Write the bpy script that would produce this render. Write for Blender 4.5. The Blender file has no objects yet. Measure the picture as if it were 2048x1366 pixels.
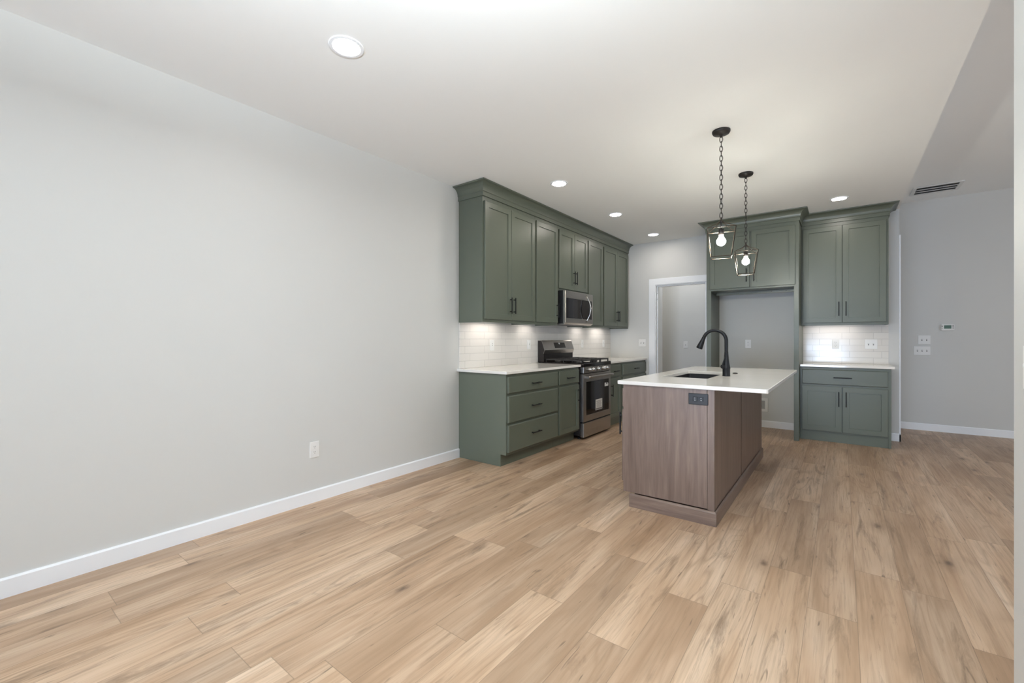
import bpy, bmesh, math, random
from mathutils import Vector, Matrix
random.seed(7)
S = bpy.context.scene
COL = S.collection
PI = math.pi

# ------------------------------------------------------------------ camera, world, light, exposure
YAW = 0.6487363
CAM = (3.1157, 0.0, 1.2052)
cd = bpy.data.cameras.new('camera'); cam = bpy.data.objects.new('camera', cd); COL.objects.link(cam)
cam.location = CAM; cam.rotation_euler = (PI/2, 0, YAW)
cd.sensor_fit = 'HORIZONTAL'; cd.sensor_width = 36.0
cd.lens = 869.17*36/2048; cd.shift_y = -(683-678.44)/2048; cd.clip_start = 0.02; cd.clip_end = 200
S.camera = cam
S.view_settings.view_transform = 'Standard'; S.view_settings.look = 'None'
S.view_settings.gamma = 1.0; S.view_settings.use_curve_mapping = False
S.view_settings.exposure = 0.03
cy = S.cycles
cy.use_denoising = True
cy.max_bounces = 14; cy.diffuse_bounces = 8; cy.glossy_bounces = 6; cy.transmission_bounces = 8
cy.sample_clamp_indirect = 6.0
cy.caustics_reflective = False; cy.caustics_refractive = False

W = bpy.data.worlds.new('world'); S.world = W; W.use_nodes = True
W.node_tree.nodes['Background'].inputs[0].default_value = (0.80, 0.90, 1.0, 1)
W.node_tree.nodes['Background'].inputs[1].default_value = 0.5

def area(name, loc, rot, sx, sy, power, color, spread=PI):
    l = bpy.data.lights.new(name, 'AREA'); l.shape = 'RECTANGLE'; l.size = sx; l.size_y = sy
    l.energy = power; l.color = color; l.spread = spread
    o = bpy.data.objects.new(name, l); COL.objects.link(o); o.location = loc; o.rotation_euler = rot
    return o
DAY = (0.86, 0.94, 1.0)
# daylight coming in through the patio door behind the camera, the dining window and the great-room windows
area('daylight_patio_door', (1.75, -4.6, 0.60), (PI/2+math.radians(7), 0, 0), 3.0, 1.0, 58, (0.63, 0.775, 1.0), math.radians(80))
area('daylight_great_room_window', (8.14, 3.8, 1.30), (PI/2, 0, PI/2), 2.3, 1.7, 96, (0.78, 0.88, 1.0))

# ------------------------------------------------------------------ dimensions (metres)
H = 2.743; HG = 3.045; Y0 = 3.208; YB = 6.8425; WX = 3.658; FAR = 7.88
ZC = 0.903; ZCB = 0.877; ZU = 1.375; ZT = 2.609
YF = -4.2; XR = 8.0; RWX = 3.51; RWY = 1.868; PB = 8.0

# ------------------------------------------------------------------ materials
def nt(m): return m.node_tree.nodes, m.node_tree.links
def new_mat(name, col, rough=0.5, metal=0.0, spec=0.5, emis=None, estr=0.0, coat=0.0):
    m = bpy.data.materials.new(name); m.use_nodes = True
    b = m.node_tree.nodes['Principled BSDF']
    b.inputs['Base Color'].default_value = (*col, 1); b.inputs['Roughness'].default_value = rough
    b.inputs['Metallic'].default_value = metal; b.inputs['Specular IOR Level'].default_value = spec
    b.inputs['Coat Weight'].default_value = coat
    if emis: b.inputs['Emission Color'].default_value = (*emis, 1); b.inputs['Emission Strength'].default_value = estr
    return m
class NB:
    """tiny node builder"""
    def __init__(s, m): s.n, s.l = nt(m); s.b = s.n['Principled BSDF']
    def put(s, sock, v):
        if hasattr(v, 'is_output') or isinstance(v, bpy.types.NodeSocket): s.l.new(v, sock)
        else: sock.default_value = v
    def math(s, op, a, b=None, c=None):
        n = s.n.new('ShaderNodeMath'); n.operation = op
        for i, v in enumerate((a, b, c)):
            if v is not None: s.put(n.inputs[i], v)
        return n.outputs[0]
    def obj(s): return s.n.new('ShaderNodeTexCoord').outputs['Object']
    def sep(s, v):
        n = s.n.new('ShaderNodeSeparateXYZ'); s.put(n.inputs[0], v); return n.outputs
    def comb(s, x, y, z):
        n = s.n.new('ShaderNodeCombineXYZ')
        for i, v in enumerate((x, y, z)): s.put(n.inputs[i], v)
        return n.outputs[0]
    def white(s, v, dim='3D'):
        n = s.n.new('ShaderNodeTexWhiteNoise'); n.noise_dimensions = dim
        s.put(n.inputs['W' if dim == '1D' else 'Vector'], v); return n.outputs
    def noise(s, vec, scale=1.0, detail=4.0, rough=0.5, dist=0.0):
        n = s.n.new('ShaderNodeTexNoise'); s.put(n.inputs['Vector'], vec)
        n.inputs['Scale'].default_value = scale; n.inputs['Detail'].default_value = detail
        n.inputs['Roughness'].default_value = rough; n.inputs['Distortion'].default_value = dist
        return n.outputs['Fac']
    def ramp(s, f, stops):
        n = s.n.new('ShaderNodeValToRGB'); s.put(n.inputs[0], f); e = n.color_ramp.elements
        while len(e) < len(stops): e.new(0.5)
        for k, (p, c) in enumerate(stops):
            e[k].position = p; e[k].color = (*c, 1) if len(c) == 3 else c
        return n.outputs[0]
    def mix(s, f, a, b, mode='MIX'):
        n = s.n.new('ShaderNodeMix'); n.data_type = 'RGBA'; n.blend_type = mode
        s.put(n.inputs['Factor'], f)
        for sock, v in ((n.inputs['A'], a), (n.inputs['B'], b)):
            pass
        ia = [i for i in n.inputs if i.name == 'A' and i.type == 'RGBA'][0]
        ib = [i for i in n.inputs if i.name == 'B' and i.type == 'RGBA'][0]
        s.put(ia, a if not isinstance(a, tuple) else (*a, 1)); s.put(ib, b if not isinstance(b, tuple) else (*b, 1))
        return [o for o in n.outputs if o.type == 'RGBA'][0]
    def mapr(s, v, a, b, c, d):
        n = s.n.new('ShaderNodeMapRange'); s.put(n.inputs[0], v)
        for i, q in enumerate((a, b, c, d)): n.inputs[i+1].default_value = q
        return n.outputs[0]
    def bump(s, h, strength=0.1, dist=0.01):
        n = s.n.new('ShaderNodeBump'); n.inputs['Strength'].default_value = strength
        n.inputs['Distance'].default_value = dist; s.put(n.inputs['Height'], h)
        s.l.new(n.outputs[0], s.b.inputs['Normal'])
    def col(s, c): s.put(s.b.inputs['Base Color'], c)

def paint(name, col, rough, bump=0.0, scale=180, spec=0.5):
    m = new_mat(name, col, rough, spec=spec); k = NB(m)
    o = k.obj(); f = k.noise(o, 1.3, 3)
    k.col(k.mix(f, tuple(c*0.985 for c in col), tuple(min(1, c*1.015) for c in col)))
    if bump: k.bump(k.noise(o, scale, 3), bump, 0.002)
    return m
M = {}
M['wall'] = paint('greige wall paint', (0.630, 0.634, 0.620), 0.50, 0.06, spec=0.35)
M['ceil'] = paint('white ceiling paint', (0.86, 0.87, 0.865), 0.85, 0.10, 90)
M['trim'] = paint('white trim paint', (0.90, 0.925, 0.96), 0.35)
M['cab'] = paint('sage green cabinet paint', (0.108, 0.123, 0.094), 0.34, 0.03, 300)
M['black'] = new_mat('matte black metal', (0.009, 0.009, 0.010), 0.42, spec=0.22)
M['blackplastic'] = new_mat('black plastic', (0.016, 0.016, 0.017), 0.35, spec=0.3)
M['rangeside'] = new_mat('dark enamel side', (0.020, 0.017, 0.016), 0.38, spec=0.3)
M['iron'] = new_mat('black cast iron', (0.022, 0.020, 0.020), 0.42)
M['glass'] = new_mat('smoked oven glass', (0.008, 0.006, 0.006), 0.05, spec=0.35)
M['plate'] = new_mat('white plastic plate', (0.82, 0.82, 0.81), 0.30)
M['slot'] = new_mat('dark slot', (0.10, 0.10, 0.10), 0.5)
M['label'] = new_mat('label paper', (0.75, 0.75, 0.74), 0.5)
M['ink'] = new_mat('grey ink', (0.22, 0.20, 0.20), 0.6)
M['redink'] = new_mat('red ink', (0.40, 0.08, 0.07), 0.6)
M['lcd'] = new_mat('green lcd', (0.11, 0.19, 0.155), 0.25)
M['sink'] = new_mat('black granite composite', (0.014, 0.015, 0.018), 0.5, spec=0.3)
M['bronze'] = new_mat('aged bronze metal', (0.060, 0.050, 0.040), 0.32, metal=0.85)
M['darkbronze'] = new_mat('dark bronze', (0.022, 0.018, 0.016), 0.45, metal=0.3)
M['ventdark'] = new_mat('dark duct', (0.05, 0.05, 0.05), 0.8)
M['vent'] = new_mat('white vent metal', (0.70, 0.70, 0.69), 0.45)
M['recess'] = new_mat('grey recess shade', (0.36, 0.355, 0.35), 0.5)
M['frame'] = new_mat('white vinyl window frame', (0.8, 0.8, 0.8), 0.35)
M['chrome'] = new_mat('polished steel', (0.50, 0.485, 0.465), 0.20, metal=1.0)
M['led'] = new_mat('led lens', (1, 1, 1), 0.5, emis=(1.0, 0.92, 0.845), estr=102)
M['undercab'] = new_mat('under cabinet led lens', (1, 1, 1), 0.5, emis=(1.0, 0.93, 0.86), estr=15)
M['bulb'] = new_mat('lit glass bulb', (1, 1, 1), 0.2, emis=(1.0, 0.97, 0.83), estr=335)
def steel():
    m = new_mat('brushed stainless steel', (0.42, 0.395, 0.37), 0.30, metal=1.0); k = NB(m)
    x = k.sep(k.obj()); v = k.comb(k.math('MULTIPLY', x[0], 8.0), k.math('MULTIPLY', x[1], 8.0), k.math('MULTIPLY', x[2], 700.0))
    f = k.noise(v, 1.0, 2); k.put(k.b.inputs['Roughness'], k.mapr(f, 0, 1, 0.24, 0.36)); return m
M['steel'] = steel()
def quartz():
    m = new_mat('white quartz', (0.80, 0.79, 0.77), 0.07); k = NB(m); o = k.obj()
    f = k.noise(o, 3.0, 5, 0.6, 0.4); g = k.noise(o, 140, 2)
    c = k.mix(k.mapr(f, 0.35, 0.7, 0, 1), (0.88, 0.855, 0.815), (0.845, 0.815, 0.77))
    k.col(k.mix(k.mapr(g, 0.62, 0.72, 0, 0.25), c, (0.70, 0.68, 0.65))); return m
M['quartz'] = quartz()
def tiles(axis):
    m = new_mat('white subway tile ' + axis, (0.8, 0.79, 0.77), 0.12); k = NB(m); x = k.sep(k.obj())
    n = k.n.new('ShaderNodeTexBrick')
    k.put(n.inputs['Vector'], k.comb(k.math('ADD', x[1 if axis == 'y' else 0], 0.11 if axis == 'y' else -0.065), k.math('SUBTRACT', x[2], 0.0), 0.0))
    n.offset = 0.25; n.offset_frequency = 2; n.squash = 1.0
    n.inputs['Scale'].default_value = 1.0; n.inputs['Brick Width'].default_value = 0.3048
    n.inputs['Row Height'].default_value = 0.0762; n.inputs['Mortar Size'].default_value = 0.0020
    n.inputs['Mortar Smooth'].default_value = 0.15
    n.inputs['Color1'].default_value = (0.76, 0.735, 0.70, 1); n.inputs['Color2'].default_value = (0.73, 0.70, 0.665, 1)
    n.inputs['Mortar'].default_value = (0.56, 0.54, 0.515, 1)
    k.col(n.outputs['Color']); k.bump(k.math('SUBTRACT', 1.0, n.outputs['Fac']), 0.5, 0.002); return m
M['tile_y'] = tiles('y'); M['tile_x'] = tiles('x')
def wood(name, axis, c0, c1, c2, rough=0.38):
    m = new_mat(name, c1, rough); k = NB(m); x = k.sep(k.obj())
    sc = [26.0, 26.0, 26.0]; sc[axis] = 1.7
    v = k.comb(*[k.math('MULTIPLY', x[i], sc[i]) for i in range(3)])
    sf = [150.0, 150.0, 150.0]; sf[axis] = 7.0
    vf = k.comb(*[k.math('MULTIPLY', x[i], sf[i]) for i in range(3)])
    sb = [3.0, 3.0, 3.0]; sb[axis] = 0.8
    vb = k.comb(*[k.math('MULTIPLY', x[i], sb[i]) for i in range(3)])
    a = k.noise(v, 1.0, 5, 0.6, 0.7); b = k.noise(vf, 1.0, 2); d = k.noise(vb, 1.0, 3)
    f = k.math('ADD', k.math('MULTIPLY', a, 0.55), k.math('ADD', k.math('MULTIPLY', b, 0.2), k.math('MULTIPLY', d, 0.25)))
    k.col(k.ramp(f, [(0.30, c0), (0.50, c1), (0.70, c2)])); k.bump(b, 0.05, 0.002); return m
WC = ((0.080, 0.051, 0.038), (0.140, 0.094, 0.073), (0.215, 0.152, 0.120))
M['wood_z'] = wood('stained maple vertical grain', 2, *WC)
M['wood_x'] = wood('stained maple horizontal grain', 0, *WC)
M['wood_y'] = wood('stained maple side grain', 1, *WC)
def floor_mat():
    m = new_mat('oak plank flooring', (0.4, 0.3, 0.2), 0.36); k = NB(m); x = k.sep(k.obj())
    w, L = 0.1778, 1.22
    u = k.math('DIVIDE', k.math('SUBTRACT', x[0], 2.814 - 20*w), w); row = k.math('FLOOR', u); fu = k.math('FRACT', u)
    ro = k.white(k.math('ADD', row, 3.37), '1D')[0]
    v = k.math('ADD', k.math('DIVIDE', x[1], L), k.math('MULTIPLY', ro, 7.31)); colm = k.math('FLOOR', v); fv = k.math('FRACT', v)
    r = k.white(k.comb(row, colm, 4.2)); rc = k.sep(r[1])
    px = k.math('ADD', x[0], k.math('MULTIPLY', rc[0], 31.0)); py = k.math('ADD', x[1], k.math('MULTIPLY', rc[1], 53.0)); pz = k.math('MULTIPLY', rc[2], 19.0)
    def V(a, b): return k.comb(k.math('MULTIPLY', px, a), k.math('MULTIPLY', py, b), pz)
    big = k.noise(V(7.0, 0.85), 1.0, 3, 0.5, 0.6)
    # cathedral figure: contour lines of a stretched field
    fld = k.noise(V(5.0, 0.55), 1.0, 2, 0.45, 0.5)
    ringv = k.math('FRACT', k.math('MULTIPLY', fld, 16.0)); ring = k.math('ABSOLUTE', k.math('SUBTRACT', ringv, 0.5))
    ring = k.math('MULTIPLY', k.mapr(ring, 0.0, 0.22, 1.0, 0.0), k.mapr(k.noise(V(4.0, 0.9), 1.0, 2), 0.45, 0.65, 0.0, 1.0))
    fine = k.noise(V(120.0, 3.5), 1.0, 3, 0.6)
    mid = k.noise(V(38.0, 1.5), 1.0, 4, 0.6, 0.4)
    stk = k.noise(V(11.0, 1.0), 1.0, 7, 0.70, 1.3)
    streak = k.mapr(stk, 0.545, 0.69, 0.0, 1.0)
    base = k.ramp(big, [(0.28, (0.365, 0.232, 0.142)), (0.45, (0.490, 0.334, 0.221)), (0.60, (0.578, 0.419, 0.295)), (0.75, (0.655, 0.503, 0.376))])
    # every board has a tone of its own
    tone = k.ramp(rc[2], [(0.0, (0.72, 0.70, 0.68)), (0.35, (0.90, 0.885, 0.87)), (0.7, (1.03, 1.03, 1.02)), (1.0, (1.13, 1.16, 1.18))])
    c = k.mix(1.0, base, tone, 'MULTIPLY')
    c = k.mix(k.math('MULTIPLY', ring, 0.50), c, (0.26, 0.155, 0.090))
    c = k.mix(k.mapr(mid, 0.45, 0.70, 0.0, 0.50), c, (0.275, 0.170, 0.098))
    c = k.mix(k.mapr(fine, 0.50, 0.72, 0.0, 0.40), c, (0.25, 0.17, 0.11))
    c = k.mix(k.math('MULTIPLY', streak, 0.78), c, (0.160, 0.100, 0.062))
    # knots
    n = k.n.new('ShaderNodeTexVoronoi'); k.put(n.inputs['Vector'], V(5.4, 2.4)); n.inputs['Scale'].default_value = 1.0
    dist = k.math('ADD', n.outputs['Distance'], k.math('MULTIPLY', k.math('SUBTRACT', k.noise(V(60, 25), 1.0, 2), 0.5), 0.10))
    pick = k.math('GREATER_THAN', k.sep(n.outputs['Color'])[0], 0.55)
    kn = k.math('MULTIPLY', k.mapr(dist, 0.02, 0.13, 1.0, 0.0), pick)
    halo = k.math('MULTIPLY', k.mapr(dist, 0.08, 0.38, 1.0, 0.0), pick)
    c = k.mix(k.math('MULTIPLY', halo, 0.42), c, (0.23, 0.145, 0.09))
    c = k.mix(k.math('MULTIPLY', kn, 0.85), c, (0.085, 0.05, 0.032))
    # small dark checks
    chk = k.noise(V(48.0, 5.0), 1.0, 2, 0.5, 0.8)
    c = k.mix(k.mapr(chk, 0.68, 0.76, 0.0, 0.7), c, (0.09, 0.055, 0.035))
    su = k.math('LESS_THAN', k.math('MINIMUM', fu, k.math('SUBTRACT', 1.0, fu)), 0.0070)
    sv = k.math('LESS_THAN', k.math('MINIMUM', fv, k.math('SUBTRACT', 1.0, fv)), 0.0013)
    seam = k.math('MAXIMUM', su, sv)
    c = k.mix(k.math('MULTIPLY', seam, 0.50), c, (0.115, 0.075, 0.048))
    k.col(c); k.put(k.b.inputs['Roughness'], k.mapr(fine, 0.3, 0.7, 0.34, 0.46))
    k.bump(k.math('SUBTRACT', k.math('MULTIPLY', fine, 0.25), seam), 0.10, 0.002)
    return m
M['floor'] = floor_mat()
def clear_glass():
    m = bpy.data.materials.new('window glass'); m.use_nodes = True; n, l = nt(m)
    n.clear(); out = n.new('ShaderNodeOutputMaterial'); t = n.new('ShaderNodeBsdfTransparent'); g = n.new('ShaderNodeBsdfGlossy')
    g.inputs['Roughness'].default_value = 0.02; mx = n.new('ShaderNodeMixShader'); mx.inputs[0].default_value = 0.06
    l.new(t.outputs[0], mx.inputs[1]); l.new(g.outputs[0], mx.inputs[2]); l.new(mx.outputs[0], out.inputs[0]); return m
M['pane'] = clear_glass()

# ------------------------------------------------------------------ mesh helpers
def bm_(): return bmesh.new()
def box(bm, x0, x1, y0, y1, z0, z1, bev=0.0, seg=2):
    x0, x1 = sorted((x0, x1)); y0, y1 = sorted((y0, y1)); z0, z1 = sorted((z0, z1))
    t = bmesh.new()
    v = [t.verts.new((x, y, z)) for x in (x0, x1) for y in (y0, y1) for z in (z0, z1)]
    for f in ((0,1,3,2),(4,6,7,5),(0,4,5,1),(2,3,7,6),(0,2,6,4),(1,5,7,3)): t.faces.new([v[i] for i in f])
    if bev: bmesh.ops.bevel(t, geom=t.edges[:], offset=min(bev, 0.45*min(x1-x0, y1-y0, z1-z0)), segments=seg, affect='EDGES', profile=0.5)
    bmesh.ops.recalc_face_normals(t, faces=t.faces)
    join(bm, t)
def join(bm, t):
    mp = {}
    for v in t.verts: mp[v] = bm.verts.new(v.co)
    for f in t.faces:
        nf = bm.faces.new([mp[v] for v in f.verts]); nf.smooth = f.smooth
    t.free()
def xform(bm, mat, start=0):
    bm.verts.ensure_lookup_table()
    for v in list(bm.verts)[start:]: v.co = mat @ v.co
def loft(bm, rings, caps=True, smooth=False, closed=False):
    n = len(rings[0]); R = [[bm.verts.new(p) for p in r] for r in rings]; fs = []
    m = len(R)
    for i in range(m if closed else m-1):
        a, b = R[i], R[(i+1) % m]
        for j in range(n):
            f = bm.faces.new((a[j], a[(j+1) % n], b[(j+1) % n], b[j])); f.smooth = smooth; fs.append(f)
    if caps and not closed:
        fs.append(bm.faces.new(list(reversed(R[0])))); fs.append(bm.faces.new(R[-1]))
    bmesh.ops.recalc_face_normals(bm, faces=fs)
def frames(pts, closed=False):
    P = [Vector(p) for p in pts]; n = len(P); out = []
    t0 = None; nrm = None
    for i in range(n):
        if closed: t = P[(i+1) % n]-P[i-1]
        else: t = P[min(i+1, n-1)]-P[max(i-1, 0)]
        t.normalize()
        if nrm is None:
            up = Vector((0, 0, 1)) if abs(t.z) < 0.9 else Vector((1, 0, 0)); nrm = t.cross(up).normalized()
        else:
            nrm = (nrm - t*nrm.dot(t)).normalized()
        out.append((P[i], nrm.copy(), t.cross(nrm)))
    return out
def tube(bm, pts, rad, n=10, closed=False, smooth=True):
    rs = rad if isinstance(rad, (list, tuple)) else [rad]*len(pts); rings = []
    for (p, a, b), r in zip(frames(pts, closed), rs):
        rings.append([p + (a*math.cos(q)+b*math.sin(q))*r for q in (2*PI*i/n for i in range(n))])
    loft(bm, rings, True, smooth, closed)
def lathe(bm, prof, c=(0,0,0), n=32, smooth=True, axis='z'):
    rings = []
    for r, z in prof:
        ring = []
        for i in range(n):
            q = 2*PI*i/n; a, b = r*math.cos(q), r*math.sin(q)
            p = (a, b, z) if axis == 'z' else ((z, a, b) if axis == 'x' else (a, z, b))
            ring.append((c[0]+p[0], c[1]+p[1], c[2]+p[2]))
        rings.append(ring)
    loft(bm, rings, True, smooth)
def prism(bm, poly, axis, a, b, bev=0):
    """extrude a 2-D outline along an axis: axis x -> (y,z), y -> (x,z), z -> (x,y)"""
    def p3(p, t): return {'x': (t, p[0], p[1]), 'y': (p[0], t, p[1]), 'z': (p[0], p[1], t)}[axis]
    t = bmesh.new(); loft(t, [[p3(p, a) for p in poly], [p3(p, b) for p in poly]])
    if bev: bmesh.ops.bevel(t, geom=t.edges[:], offset=bev, segments=1, affect='EDGES')
    join(bm, t)
def shaker(u0, u1, v0, v1, mapf, t=0.020, rail=0.057, rec=0.009, ch=0.0022):
    """five-piece door: bevelled rim, flat frame, step, recessed panel. mapf(u,v,w) -> world"""
    bm = bmesh.new()
    def rect(i, w): return [mapf(u0+i, v0+i, w), mapf(u1-i, v0+i, w), mapf(u1-i, v1-i, w), mapf(u0+i, v1-i, w)]
    loft(bm, [rect(0, 0), rect(0, t-ch), rect(ch, t), rect(rail, t), rect(rail+0.0012, t-rec), rect(rail+0.004, t-rec)])
    return bm
def slab(u0, u1, v0, v1, mapf, t=0.020, ch=0.006):
    bm = bmesh.new()
    def rect(i, w): return [mapf(u0+i, v0+i, w), mapf(u1-i, v0+i, w), mapf(u1-i, v1-i, w), mapf(u0+i, v1-i, w)]
    loft(bm, [rect(0, 0), rect(0, t-ch*0.8), rect(ch, t), rect(ch+0.01, t)])
    return bm
def FX(face): return lambda u, v, w: (face+w, u, v)      # door looking +X, u along Y
def FY(face): return lambda u, v, w: (u, face-w, v)      # door looking -Y, u along X
def pull(c, length, vert, mapf, w0=0.020):
    """square bar pull centred at c=(u,v) standing on the door front at w0"""
    bm = bmesh.new(); u, v = c; h = length/2; r = 0.005; so = 0.032
    def bx(ua, ub, va, vb, wa, wb):
        t = bmesh.new(); box(t, ua, ub, va, vb, wa, wb, 0.0015, 1)
        for q in t.verts: q.co = mapf(*q.co)
        join(bm, t)
    if vert:
        bx(u-r, u+r, v-h, v+h, w0+so-0.009, w0+so)
        for s in (-1, 1): bx(u-r, u+r, v+s*(h-0.022)-r, v+s*(h-0.022)+r, w0-0.002, w0+so-0.008)
    else:
        bx(u-h, u+h, v-r, v+r, w0+so-0.009, w0+so)
        for s in (-1, 1): bx(u+s*(h-0.022)-r, u+s*(h-0.022)+r, v-r, v+r, w0-0.002, w0+so-0.008)
    bmesh.ops.recalc_face_normals(bm, faces=bm.faces); return bm
ROOTLOC = {}
def finish(bm, name, mat, origin=(0,0,0)):
    bmesh.ops.recalc_face_normals(bm, faces=bm.faces)
    me = bpy.data.meshes.new(name); o = Vector(origin)
    for v in bm.verts: v.co -= o
    bm.to_mesh(me); bm.free()
    for m in (mat if isinstance(mat, (list, tuple)) else [mat]): me.materials.append(m)
    ob = bpy.data.objects.new(name, me); COL.objects.link(ob); return ob
def tag(o, label=None, cat=None, group=None, kind=None):
    if label: o['label'] = label
    if cat: o['category'] = cat
    if group: o['group'] = group
    if kind: o['kind'] = kind
    return o
def thing(name, label, cat, loc, group=None):
    o = bpy.data.objects.new(name, None); COL.objects.link(o); o.location = loc; o.empty_display_size = 0.05
    ROOTLOC[o] = loc; return tag(o, label, cat, group)
def part(name, bm, mat, parent, label=None):
    """mesh given in world coordinates, linked under a thing or under one of its parts"""
    loc = ROOTLOC[parent]; o = finish(bm, name, mat, loc); o.parent = parent; ROOTLOC[o] = loc
    if label: o['label'] = label
    return o
def one(name, bm, mat, label, cat, loc, group=None):
    o = finish(bm, name, mat, loc); o.location = loc; ROOTLOC[o] = loc; return tag(o, label, cat, group)
def struct(name, bm, mat, label, cat):
    return tag(finish(bm, name, mat), label, cat, kind='structure')
def dup(root, loc, label, group=None, rot=None):
    r = root.copy(); COL.objects.link(r); r.location = loc; r['label'] = label
    if rot is not None: r.rotation_euler = rot
    if group: r['group'] = group
    for ch in list(root.children):
        c = ch.copy(); COL.objects.link(c); c.parent = r
        for g in ch.children:
            d = g.copy(); COL.objects.link(d); d.parent = c
    return r

# ------------------------------------------------------------------ the room
b = bm_(); box(b, -0.12, XR+0.12, YF-0.12, PB+0.12, -0.10, 0.0)
struct('floor', b, M['floor'], 'light oak plank floor running through the whole room', 'floor')
b = bm_(); box(b, -0.12, WX, YF-0.12, PB+0.12, H, H+0.40)
struct('ceiling', b, M['ceil'], 'lower white kitchen ceiling with recessed lights', 'ceiling')
b = bm_(); box(b, WX, XR+0.12, YF-0.12, PB+0.12, HG, HG+0.10)
struct('ceiling.001', b, M['ceil'], 'higher white ceiling over the hall with an air vent', 'ceiling')
b = bm_(); box(b, -0.12, 0.0, YF-0.12, PB+0.12, 0, H)
struct('wall_left', b, M['wall'], 'long plain greige wall on the left', 'wall')
# back wall with the doorway to the pantry
DX0, DX1, DZ = 0.766, 1.530, 2.065
b = bm_(); box(b, 0, DX0, YB, YB+0.115, 0, H); box(b, DX1, WX, YB, YB+0.115, 0, H); box(b, DX0, DX1, YB, YB+0.115, DZ, H)
box(b, WX-0.115, WX, YB+0.115, FAR, 0, H)
struct('wall_back', b, M['wall'], 'greige back wall of the kitchen with a cased doorway', 'wall')
b = bm_(); box(b, WX-0.115, XR, FAR, FAR+0.12, 0, HG)
struct('wall_far', b, M['wall'], 'darker grey wall at the end of the hall with thermostat', 'wall')
b = bm_(); box(b, 0, WX-0.115, PB, PB+0.12, 0, H); box(b, 1.75, 1.85, YB+0.115, PB, 0, H)
struct('wall_pantry', b, M['wall'], 'grey pantry wall seen through the doorway', 'wall')
b = bm_(); box(b, RWX, WX, 0.70, RWY, 0, H, 0.004, 1)
struct('wall_right', b, M['wall'], 'light grey wall end at the right edge with switch', 'wall')
b = bm_()   # wall behind the camera with two openings
def wall_y(b, y0, y1, x0, x1, z1, holes):
    xs = sorted([x0, x1]+[q for h in holes for q in h[:2]])
    for xa, xb in zip(xs, xs[1:]):
        hole = [h for h in holes if h[0] <= xa and h[1] >= xb]
        if hole:
            _, _, za, zb = hole[0]
            if za > 0: box(b, xa, xb, y0, y1, 0, za)
            box(b, xa, xb, y0, y1, zb, z1)
        else: box(b, xa, xb, y0, y1, 0, z1)
wall_y(b, YF-0.12, YF, 0, WX, H, [(0.25, 3.25, 0.0, 2.20)]); wall_y(b, YF-0.12, YF, WX, XR, HG, [(4.6, 7.0, 0.3, 2.3)])
struct('wall_front', b, M['wall'], 'wall behind the viewer with patio door and window', 'wall')
b = bm_()
for ya, yb, za, zb in ((YF, -3.2, 0, HG), (0.2, 2.6, 0, HG), (5.0, FAR, 0, HG), (2.6, 5.0, 0, 0.4), (2.6, 5.0, 2.2, HG), (-3.2, 0.2, 2.3, HG)): box(b, XR, XR+0.12, ya, yb, za, zb)
struct('wall_side', b, M['wall'], 'great room wall with windows beyond the picture', 'wall')
def window(name, plane, a0, a1, z0, z1, at, nmull, label):
    b = bm_(); t = 0.05
    def bb(p0, p1, q0, q1, d0=0.0, d1=0.08):
        if plane == 'y': box(b, p0, p1, at-0.10+d0, at-0.10+d1, q0, q1, 0.004, 1)
        else: box(b, at+0.02+d0, at+0.02+d1, p0, p1, q0, q1, 0.004, 1)
    bb(a0, a1, z0, z0+t); bb(a0, a1, z1-t, z1); bb(a0, a0+t, z0, z1); bb(a1-t, a1, z0, z1)
    for i in range(1, nmull):
        q = a0+(a1-a0)*i/nmull; bb(q-t*0.6, q+t*0.6, z0, z1)
    w = struct(name, b, M['frame'], label, 'window'); ROOTLOC[w] = (0, 0, 0)
    b = bm_()
    if plane == 'y': box(b, a0+t, a1-t, at-0.065, at-0.059, z0+t, z1-t)
    else: box(b, at+0.058, at+0.064, a0+t, a1-t, z0+t, z1-t)
    part('pane', b, M['pane'], w)
window('window_1', 'y', 0.25, 3.25, 0.0, 2.20, YF, 3, 'white framed sliding patio door behind the viewer')
window('window_2', 'y', 4.6, 7.0, 0.3, 2.3, YF, 3, 'white framed great room window behind the viewer')
window('window_3', 'x', 2.6, 5.0, 0.4, 2.2, XR, 3, 'white framed great room window on the side wall')
window('window_4', 'x', -3.2, 0.2, 0.0, 2.3, XR, 3, 'white framed sliding door on the side wall of the great room')

# baseboards: square-edged board with an eased top
BT, BH = 0.014, 0.092
def bprof(s): return [(0, 0), (s*BT, 0), (s*BT, BH-0.008), (s*(BT-0.007), BH), (0, BH)]
b = bm_(); prism(b, bprof(1), 'y', YF, Y0-0.001)
struct('baseboard_left', b, M['trim'], 'white baseboard along the long left wall', 'baseboard')
b = bm_(); prism(b, [(YB-p[0], p[1]) for p in bprof(1)], 'x', 1.706, 2.693)
struct('baseboard_back', b, M['trim'], 'white baseboard in the empty refrigerator alcove', 'baseboard')
b = bm_(); prism(b, [(YB-p[0], p[1]) for p in bprof(1)], 'x', 3.553, WX+BT-0.001); prism(b, [(WX+p[0], p[1]) for p in bprof(1)], 'y', YB-BT, YB+0.012)
struct('baseboard_corner', b, M['trim'], 'short white baseboard piece wrapping the wall corner', 'baseboard')
b = bm_(); prism(b, [(FAR-p[0], p[1]) for p in bprof(1)], 'x', WX, XR)
struct('baseboard_far', b, M['trim'], 'white baseboard below the thermostat wall', 'baseboard')
b = bm_(); prism(b, [(PB-p[0], p[1]) for p in bprof(1)], 'x', 0, 1.75)
struct('baseboard_pantry', b, M['trim'], 'white baseboard inside the pantry', 'baseboard')
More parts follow.
